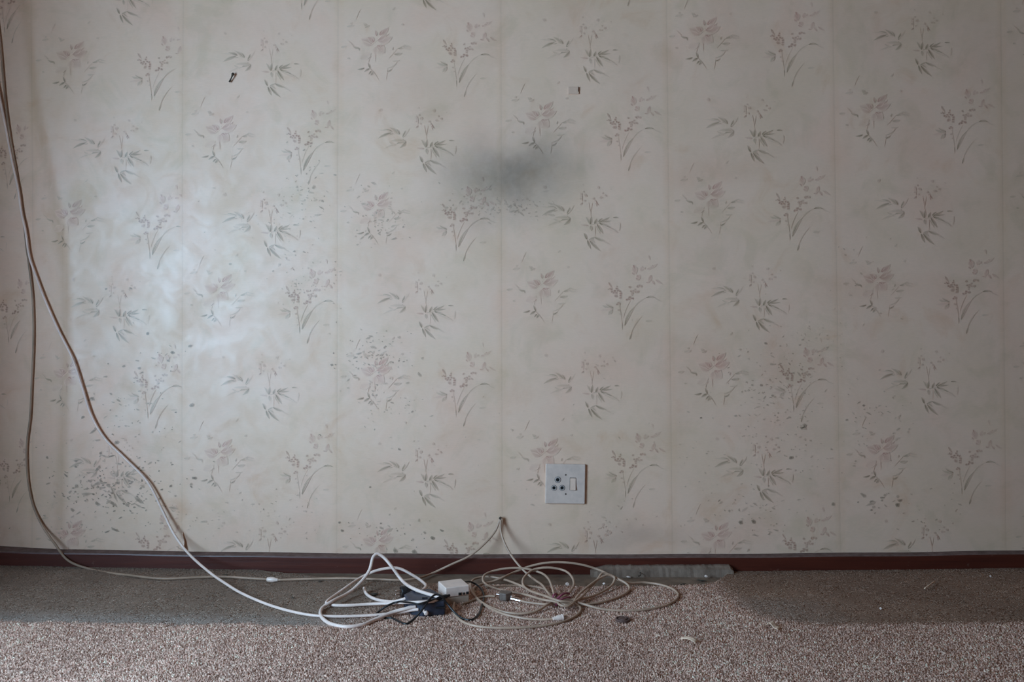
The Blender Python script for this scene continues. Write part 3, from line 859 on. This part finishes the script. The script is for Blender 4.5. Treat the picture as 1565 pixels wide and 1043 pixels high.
# aerial cable: down the wall, along the skirting, over the nail, through the coil, ending in a plug
aer = empty('aerial_cable', F(415, 886, 0)); tag(aer, 'dusty grey aerial cable down the left wall, along the skirting, into the tied coil', 'cable')
ctrlA = wall_pts([(-34, -320), (-20, -120), (-8, 0), (0, 60), (8, 150), (15, 205), (27, 275), (36, 335), (41, 380), (44, 402), (50, 455), (51.5, 520), (49, 580), (46, 640), (42, 672), (41, 700), (44, 742), (52, 776)], .004)
ctrlA += path([(66, 806, '-0.006'), (84, 832, '-0.026'), (104, 857, '-0.042'), (140, 871, .004), (200, 880, .004), (250, 885, .004), (300, 883, .004), (340, 882, .004), (375, 884, .004), (409, 886, .005)])
def rel(o, parent): 
    o.data.transform(Matrix.Translation(-parent.location)); return o
rel(tube('wall_run', ctrlA, .0030, MAT['grey_pvc'], aer), aer)
ctrlA2 = path([(423, 887, .005), (470, 885.5, .004), (530, 884.5, .004), (580, 886, .004), (615, 887, .004), (640, 884, .004), (660, 877, '-0.056'), (690, 863, '-0.052'), (718, 850, '-0.047'), (742, 830, '-0.03'), (757, 812, '-0.016'), (763, 797, '-0.010'), (764.5, 791, '-0.010'),
   (765, 797, '-0.012'), (765, 808, '-0.020'), (769, 825, '-0.035'), (780.5, 848, '-0.06'), (799, 871, '-0.09'), (815, 885, '-0.115'), (829, 895, .012), (838, 907, .012), (850, 918, .014),
   (884, 922, .012), (918, 931, .006), (953, 934, .004), (988, 932, .004), (1020, 925, .004), (1035, 915, .004), (1036, 908, .004), (1026.7, 900, .004), (1006, 893.5, .005), (985, 891, .006), (964.5, 891.5, .009), (953, 890, .012),
   (941, 884.5, .016), (930, 878.5, .02), (914, 871, '-0.075'), (891, 864, '-0.072'), (861, 860, '-0.072'), (833, 861, '-0.072'), (808, 866.6, '-0.074'), (787, 874.7, '-0.080'), (769, 882.7, .012), (752, 889.5, .004), (737, 893, .004), (725, 899, .004), (724, 907, .004), (735, 921, .004), (753, 932, .004), (768, 938.5, .004), (783, 942.5, .004), (803, 946, .004), (829, 947.8, .004), (846, 946.5, .005)])
rel(tube('coiled_run', ctrlA2, .0027, MAT['ivory_pvc'], aer), aer)
pa, pb = F(408, 886, .005), F(425, 887, .005)
rel(lathe('inline_connector', [(0, .003), (.001, .0052), (.008, .0060), (.018, .0060), (.022, .0046), ((pb - pa).length, .0034)], MAT['white_plastic'], aer, 16, axis_matrix(pa, pb)), aer)
pa, pb = F(845, 946.6, .006), F(862, 943.8, .007)
plug = rel(lathe('plug', [(0, .0033), (.006, .0040), (.010, .0058), (.020, .0062), (.0205, .0070), (.0225, .0070), (.023, .0058)], MAT['white_plastic'], aer, 18, axis_matrix(pa, pb)), aer)
rel(lathe('plug_sleeve', [(.022, .0046), (.030, .0046), (.030, .0034)], MAT['metal'], plug, 16, axis_matrix(pa, pb)), aer)
rel(lathe('plug_pin', [(.028, .0012), (.034, .0012), (.035, .0006)], MAT['metal'], plug, 10, axis_matrix(pa, pb)), aer)
# nail holding the cable up
nl = empty('wall_nail', W(764.5, 791, 0)); tag(nl, 'dark nail clip holding the cable against the wall above the skirting', 'nail')
M = Matrix.Rotation(math.radians(-90), 4, 'Z')
lathe('nail_shank', [(-.012, .0016), (.012, .0016)], MAT['dark_bit'], nl, 10, M)
lathe('nail_head', [(.012, .0034), (.0136, .0034), (.0142, .002)], MAT['dark_bit'], nl, 12, M)

# coax lead tied up in a coil, from the splitter to the white box
coil = empty('coaxial_lead', F(846, 918, 0)); tag(coil, 'ivory coaxial lead tied in loose overlapping loops beside the white box', 'cable')
seq = [(795, 918.5, .006), (803.5, 920.7, .006), (820, 923, .006), (833, 924, .007), (850, 922.5, .008),
   (879, 924.5, .006), (902, 923.7, .005), (930, 918, .005), (955, 908, .005), (962, 899, .006), (957.5, 892.5, .012), (944, 885, .02), (932, 879, .026), (921, 876.5, .03), (914, 885, .022), (895.5, 906, .015), (880, 919, .016), (866, 925, .016), (848, 920, .016),
   (829, 917, .013), (803.5, 909.5, .009), (769, 903, .006), (746, 895.5, .006), (738, 887, .008), (740, 880, .014), (753, 873.5, '-0.09'), (776, 869, '-0.088'), (801, 869.3, '-0.09'), (824, 875, '-0.10'), (838, 885, .022), (845, 902, .018), (849, 916, .018),
   (858, 926, .017), (870, 926.5, .016), (884, 910, .017), (902, 894.5, .022), (918.5, 883.5, .026), (930, 879.3, .029), (939, 883, .024), (937, 892, .014), (923, 903.4, .008), (902, 912.6, .008), (880, 917, .012), (852, 915, .014),
   (833, 911, .010), (815, 904.6, .007), (792, 894, .006), (764, 884.5, .006), (742, 882, .006), (726, 885, .006), (719.5, 893, .006), (722, 906, .005), (735, 920, .005), (753, 930, .005), (776, 937, .005), (799, 938.4, .005), (819.6, 934.5, .006), (836, 925, .010), (850, 917, .012),
   (859, 914, .012), (870, 906, .010), (877, 894, .012), (874.5, 883, .020), (861, 872, '-0.10'), (838, 868, '-0.098'), (816, 871, '-0.10'), (801, 883, .016), (799, 893, .010), (808, 902.5, .010), (833, 911.5, .020), (855, 919, .022),
   (876, 922, .016), (886, 928, .007), (887, 934, .004), (879, 942.5, .004), (861, 950.6, .004), (826.5, 957.5, .004), (792, 960, .004), (757.5, 960.3, .004), (727.6, 957.5, .004), (709, 951.7, .004), (698, 943, .004), (693, 932, .005), (694, 922, .010)]
rel(tube('cable_coil', path(seq), .0027, MAT['ivory_pvc'], coil, n=7), coil)
pa, pb = F(796, 918.7, .006), F(781, 915, .007)
fe = rel(lathe('end_connector', [(0, .0036), (.006, .0040), (.0062, .0052), (.013, .0052), (.0132, .0042), (.018, .0042), (.0182, .0056), (.024, .0056)], MAT['metal'], coil, 12, axis_matrix(pa, pb), smooth=False), coil)

# purple tie round the coil
pc = F(848, 917.5, .013)
tie = empty('cable_tie', pc); tag(tie, 'purple twist tie round the middle of the coiled coaxial lead', 'cable tie')
V = []; Fc = []
for i in range(25):
    a = 2 * math.pi * i / 24
    c = Vector((.004 * math.sin(2 * a), .0135 * math.cos(a), .0125 * math.sin(a) + .001))
    V.append(c)
Vt, Ft = tube_data(V, .0022, 8)
mesh_obj('tie_band', Vt, Ft, MAT['tie'], tie, smooth=True)
tube('tie_tail', [(0, -.012, .004), (.008, -.010, .009), (.018, .0, .013), (.030, .016, .010), (.034, .024, .006)], .0024, MAT['tie'], tie, 6, 8)
tube('tie_tail', [(0, -.012, .004), (.012, -.014, .006), (.024, -.006, .007), (.036, .006, .004)], .0020, MAT['tie'], tie, 6, 8)

# metal splitter
pc = F(772, 918, .0)
spl = empty('coax_splitter', pc, math.radians(-16)); tag(spl, 'small grey metal coax splitter lying between white box and coil', 'splitter')
outl = [(-.0135, -.004), (-.008, -.0135), (.006, -.0135), (.0145, -.003), (.0145, .008), (.004, .0125), (-.0135, .0125)]
V = [(x, y, .003) for x, y in outl] + [(x, y, .019) for x, y in outl]
k = len(outl)
o = mesh_obj('splitter_body', V, [tuple(range(k - 1, -1, -1)), tuple(range(k, 2 * k))] + [(i, (i + 1) % k, k + (i + 1) % k, k + i) for i in range(k)], MAT['dull_metal'], spl)
bm = o.modifiers.new('bevel', 'BEVEL'); bm.width = .0012; bm.segments = 2
lathe('port', [(0, .0042), (.004, .0042), (.0041, .0036), (.010, .0036)], MAT['metal'], spl, 12, axis_matrix((.0135, .001, .010), (.03, .001, .009)), smooth=False)
lathe('port', [(0, .0042), (.004, .0042), (.0041, .0036), (.009, .0036)], MAT['metal'], spl, 12, axis_matrix((-.0125, .004, .011), (-.03, .004, .011)), smooth=False)
lathe('port', [(0, .0038), (.003, .0038), (.0031, .003), (.008, .003)], MAT['metal'], spl, 12, axis_matrix((.010, .009, .012), (.022, .018, .012)), smooth=False)
# short brown lead leaving the splitter
sl = tube('short_lead', path([(757, 912, .011), (750, 911.5, .009), (741, 912.5, .005), (728, 916, .004), (716, 921, .004), (706, 924, .004)]), .0026, MAT['grey_pvc'], None, 6)
tag(sl, 'short dull brown lead from the splitter towards the white box', 'cable')
dl = tube('flat_lead', path([(742, 898.5, .004), (765, 896.5, .004), (790, 895.5, .004), (815, 897, .005), (835, 902, .006), (852, 909, .007)]), .0022, MAT['grey_pvc'], None, 6)
tag(dl, 'thin dark lead lying under the coil loops nearest the skirting', 'cable')

# white lead from the left edge of the frame to the blue adaptor
wl = empty('white_lead', F(470, 940, 0)); tag(wl, 'long white lead hanging from upper left and swooping across floor to the adaptor', 'cable')
cw = wall_pts([(-70, -320), (-44, -120), (-22, 40), (0, 150), (8, 190), (18, 243), (28, 290), (33, 325), (39, 352), (45, 392), (55, 422), (70, 461), (90, 506), (110, 546), (125, 590), (140, 636)], .0085)
cw += path([(160, 670, '-0.009'), (190, 700, '-0.010'), (225, 736, '-0.012'), (248, 780, '-0.017'), (265, 815, '-0.028'), (285, 843, '-0.052'), (320, 875, '-0.125'), (345, 892.5, '-0.182'), (370, 907.5, .006), (420, 928, .0045), (470, 940, .0045), (500, 942.5, .0045), (560, 941.5, .005), (600, 938, .007), (630, 933, .014), (640, 932, .016)])
rel(tube('lead_run', cw, .0031, MAT['white_pvc'], wl), wl)

# white looping lead between adaptor and white box
lp = empty('looped_lead', F(531, 958, 0)); tag(lp, 'bright white lead in two tall loops left of the dark blue adaptor', 'cable')
pa_ = path([(672, 913, .034), (664, 911, .034), (650, 907, .034), (634, 901, .036), (613, 886, '-0.20'), (599, 867, '-0.19'), (586, 852, '-0.18'), (577, 847, '-0.18'), (571, 851, '-0.185'), (565, 871, '-0.20'), (556, 885, '-0.215'), (535, 905, '-0.25'), (507, 920, .012), (494.5, 928, .006), (489.5, 937, .005), (493.5, 946, .0045), (507, 954.5, .0045), (531, 958.6, .0045), (554, 955.5, .0045), (574, 947, .006), (601, 936, .012), (622, 930.5, .018), (636, 928, .020)])
rel(tube('lead_run', pa_, .0038, MAT['white_pvc'], lp), lp)
l2 = empty('white_flex', F(527, 926, 0)); tag(l2, 'white flex bent double in a flat loop, crossing over the blue adaptor', 'cable')
pb_ = path([(676, 917, .024), (660, 919.5, .033), (640, 921, .034), (615, 921.5, .022), (597, 922.5, .012), (564, 924, .006), (527, 926, .005), (506, 925, .005), (499, 922.5, .006), (501, 918.5, .007), (514, 909, .008), (531, 897, .014), (554, 882, '-0.15'), (574, 873, '-0.14'), (597, 868.6, '-0.135'), (611, 869.6, '-0.137'), (631.5, 880, '-0.15'), (646, 890, '-0.18'), (651, 896.5, '-0.21'), (644, 904, '-0.24'), (625, 913.6, .024), (603, 920, .014), (590, 919.5, .010), (576, 917, .006), (564, 911.5, .005), (558, 905, .006), (556.5, 899, .011)])
rel(tube('flex_run', pb_, .0034, MAT['white_pvc'], l2), l2)

# black power cord
bc = empty('power_cord', F(719, 948, 0)); tag(bc, 'thin black cord looping from the white box in front of the blue adaptor', 'cord')
pbk = path([(703, 893.5, .026), (709, 890.6, .026), (719, 889.8, .020), (728, 894, .012), (735, 900, .008), (739.5, 911, .004), (736, 927, .004), (730, 941, .004), (719, 948, .003), (705.5, 945, .004), (693.5, 935, .012), (683, 922.5, .026), (674, 911.5, .042), (666, 909.3, .045), (657, 916, .040), (645, 933, .022), (631, 948, .005), (621, 954, .003), (611, 951, .003), (599, 945.5, .003), (588, 944.5, .003), (578, 943, .003), (574, 940, .003), (578, 936, .003), (591, 927, .014), (607, 920.5, .022), (623, 921, .030), (641, 923.5, .034), (656, 919, .036), (668, 915.5, .034)])
rel(tube('cord_run', pbk, .0022, MAT['black_pvc'], bc), bc)
pa, pb = F(667, 915.8, .034), F(691, 909.4, .037)
jk = rel(lathe('jack', [(0, .0024), (.004, .0036), (.010, .0042), (.024, .0044), (.0245, .0030), (.032, .0028)], MAT['black_pvc'], bc, 14, axis_matrix(pa, pb)), bc)

# ------------------------------------------------------------------ dark blue multi-plug adaptor
ap = F(657, 941, 0)
ad = empty('plug_adaptor', ap, math.radians(8)); tag(ad, 'dark blue plug adaptor block on the carpet left of the white box', 'adaptor')
V = []; Fc = []
# body: deep block with a stepped left end and a sloping top
outl = [(-.040, .004), (-.016, -.012), (.032, -.006), (.034, .010), (.034, .030), (.006, .082), (-.034, .082), (-.056, .060), (-.046, .018)]
k = len(outl)
for (x, y) in outl: V.append((x, y, .001))
for (x, y) in outl: V.append((x * .985, y * .985 + .0005, .030 - .003 * (x < -.036) + .002 * (y > .05)))
bo = mesh_obj('adaptor_body', V, [tuple(range(k - 1, -1, -1)), tuple(range(k, 2 * k))] + [(i, (i + 1) % k, k + (i + 1) % k, k + i) for i in range(k)], MAT['blue_plastic'], ad)
bm = bo.modifiers.new('bevel', 'BEVEL'); bm.width = .0028; bm.segments = 3; bm.limit_method = 'ANGLE'
box('socket_slot', (.012, -.0102, .017), (.0315, -.004, .0205), MAT['blue_dark'], ad)
box('socket_slot', (-.016, .020, .0292), (-.004, .0235, .0322), MAT['blue_dark'], ad)
box('socket_slot', (.006, .020, .0292), (.018, .0235, .0322), MAT['blue_dark'], ad)
lathe('fuse_cap', [(0, .0044), (.003, .0048), (.006, .0046), (.0075, .003)], MAT['white_plastic'], ad, 16, axis_matrix((-.008, -.0098, .010), (-.010, -.04, .008)))
box('earth_pin', (-.0125, -.0125, .0125), (-.0085, -.0095, .019), MAT['white_plastic'], ad, .0006, M=Matrix.Rotation(math.radians(-12), 4, 'Y'))
box('side_rib', (-.052, .024, .010), (-.045, .044, .022), MAT['blue_plastic'], ad, .001)
lathe('cable_gland', [(0, .0058), (.010, .0052), (.016, .0042)], MAT['white_plastic'], ad, 14, axis_matrix((-.034, .006, .016), (-.06, .002, .015)))

# black two-pin plug pushed up against the adaptor
pq = F(619, 914, .0)
bp = empty('black_plug', pq, math.radians(12)); tag(bp, 'black two-pin plug with bright pins behind the blue adaptor', 'plug')
lathe('plug_body', [(-.010, .0120), (-.008, .0135), (.004, .0130), (.014, .0095), (.022, .0060), (.028, .0036)], MAT['black_pvc'], bp, 20, axis_matrix((0, 0, .0142), (.03, .006, .0150)))
for (yy, zz) in ((-.005, .019), (.005, .008)):
    lathe('pin', [(0, .0017), (.012, .0017), (.013, .001)], MAT['metal'], bp, 10, axis_matrix((-.009, yy, zz), (-.03, yy - .004, zz)))

# ------------------------------------------------------------------ white box
wp = F(681, 926, 0)
wbx = empty('white_box', wp, math.radians(23)); tag(wbx, 'small white plastic box with ports on a shade-coloured base beside the adaptor', 'power box')
bw, bd_ = .057, .057
base_ = box('box_base', (.001, .001, .0005), (bw - .001, bd_ - .001, .0160), MAT['shaded_plastic'], wbx, .0016, 2)
lid = box('box_lid', (0, 0, .0165), (bw, bd_, .0385), MAT['white_plastic'], wbx, .0022, 3, taper=(.985, .985))
for (x, w_, h_) in ((.030, .008, .0065), (.0405, .005, .0055), (.048, .007, .0065)):
    box('port', (x, -.0009, .0185), (x + w_, .003, .0185 + h_), MAT['dull_metal'], lid, .0004)
    box('port_hole', (x + .0012, -.0014, .0197), (x + w_ - .0012, .002, .0185 + h_ - .0012), MAT['black'], lid)
for x in (.006, bw - .006):
    for y in (.006, bd_ - .006):
        lathe('foot', [(-.0012, .003), (.001, .003)], MAT['black_pvc'], base_, 10, axis_matrix((x, y, 0), (x, y, 1)))

# ------------------------------------------------------------------ litter on the floor
cp = F(953, 952.5, .001)
cap = empty('rubber_cap', cp); tag(cap, 'flat round brown rubber cap lying on carpet in front of the coil', 'cap')
UP = Matrix.Rotation(math.radians(-90), 4, 'Y')
lathe('cap_rim', [(0.0005, .0155), (.004, .0162), (.0055, .0150), (.0055, .0125), (.0030, .0115)], MAT['brown_rubber'], cap, 28, Matrix.Translation((0, .012, 0)) @ UP)
lathe('cap_centre', [(.001, .0098), (.0060, .0092), (.0066, .0078)], MAT['brown_rubber'], cap, 24, Matrix.Translation((0, .011, 0)) @ UP)

def scrap(name, corners, label, cat, mat, hf, n=6, group=None):
    q = [F(*c) for c in corners]
    o = sheet(name, q, mat, None, n, .0008, lambda u, v: Vector((0, 0, hf(u, v))))
    return tag(o, label, cat, group)
scrap('paper_scrap', [(1040, 977.5, .005), (1063, 984, .004), (1066, 979, .007), (1041, 974.5, .006)], 'thin cream paper sliver on carpet nearest the camera', 'paper scrap', MAT['scrap'], lambda u, v: .004 * math.sin(u * 3.1))
scrap('paper_scrap', [(1169, 958, .003), (1189, 964.5, .003), (1192, 960.5, .004), (1176, 954.5, .004)], 'folded cream paper scrap at the corner of the right dusty patch', 'paper scrap', MAT['scrap'], lambda u, v: .009 * max(0, 1 - abs(u - .35) / .35) + .002)
st = tube('straw_bit', path([(1413, 900, .006), (1418, 896.5, .008), (1423, 893, .008), (1428, 889.5, .006)]), .0016, MAT['scrap'], None, 4, 8)
tag(st, 'pale straw-like stick on the dusty carpet at far right', 'stick')

def crumb(name, px, py, s, mat, label, cat='crumb', z=.003, asp=(1, 1, 1)):
    rnd = random.Random(int(px * 7 + py)); V = []
    base_v = [(1, 0, 0), (-1, 0, 0), (0, 1, 0), (0, -1, 0), (0, 0, 1), (0, 0, -1), (.6, .6, .5), (-.6, .5, .55), (.5, -.6, .5), (-.6, -.6, .4)]
    import bmesh
    b_ = bmesh.new()
    for v in base_v: b_.verts.new([c * s * rnd.uniform(.75, 1.2) * a for c, a in zip(v, asp)])
    bmesh.ops.convex_hull(b_, input=b_.verts)
    me_ = bpy.data.meshes.new(name); b_.to_mesh(me_); b_.free(); me_.materials.append(mat)
    o = bpy.data.objects.new(name, me_); o.location = F(px, py, z + s * .35); COL.objects.link(o)
    o.rotation_euler = (0, 0, rnd.uniform(-.8, .8))
    return tag(o, label, cat)
FLZ = -.006
crumb('plaster_crumb', 867, 894, .0062, MAT['chip'], 'white plaster crumb inside the coil, at the carpet edge', z=FLZ + .006)
crumb('dark_crumb', 867, 898, .0058, MAT['dark_bit'], 'dark crumb right below the plaster crumb inside the coil', z=FLZ + .003, asp=(1.4, 1, .6))
crumb('plaster_crumb', 923.5, 893, .0040, MAT['chip'], 'tiny white crumb between the right-hand cable loops', z=FLZ + .004)
crumb('plaster_chip', 960.5, 882.3, .0056, MAT['chip'], 'white oblong chip on bare concrete above the widest cable loop', z=FLZ, asp=(1.1, .5, .4))
crumb('plaster_crumb', 1079, 881.5, .0046, MAT['chip'], 'white crumb near the right end of the cement ridge', z=FLZ + .004)
crumb('dark_flake', 1072, 888, .0075, MAT['dark_bit'], 'dark curled flake beside the crumb near the cement ridge end', z=FLZ, asp=(1.8, .5, .4))
crumb('dark_flake', 1044, 893.5, .0055, MAT['dark_bit'], 'dark flake on the carpet edge right of the coil', z=FLZ, asp=(1.6, .6, .4))
crumb('plaster_crumb', 1346, 930.5, .0030, MAT['chip'], 'tiny white speck on the right dusty patch', z=.002)
crumb('plaster_crumb', 1514, 881, .0024, MAT['chip'], 'tiny white speck by the skirting at far right', z=.002)
crumb('dark_flake', 345, 879.5, .0058, MAT['dark_bit'], 'small dark flake behind where white lead crosses the grey cable', z=.001, asp=(1.6, .6, .4))
crumb('dark_flake', 489, 889, .0048, MAT['dark_bit'], 'small dark flake below the grey cable left of the white loops', z=.001, asp=(1.5, .6, .4))
crumb('dark_flake', 448, 914, .0042, MAT['dark_bit'], 'small dark flake on the dusty carpet above the long white lead', z=.001, asp=(1.5, .6, .4))
crumb('dark_flake', 572, 908.5, .0085, MAT['dark_bit'], 'dark flat flake beside the cut end inside the white loops', z=.000, asp=(1.7, .9, .3))
crumb('dark_flake', 584, 889, .0070, MAT['dark_bit'], 'dark flake under the grey cable inside the white loops', z=FLZ, asp=(1.8, .6, .3))
cu = tube('wire_curl', path([(975, 881, .002), (978, 880.5, .002), (979.5, 877.5, .003), (977, 875, .004), (974.5, 875.6, .003)]), .0011, MAT['dark_bit'], None, 5, 6)
tag(cu, 'tiny dark curl of wire on bare concrete by the cement ridge', 'wire')
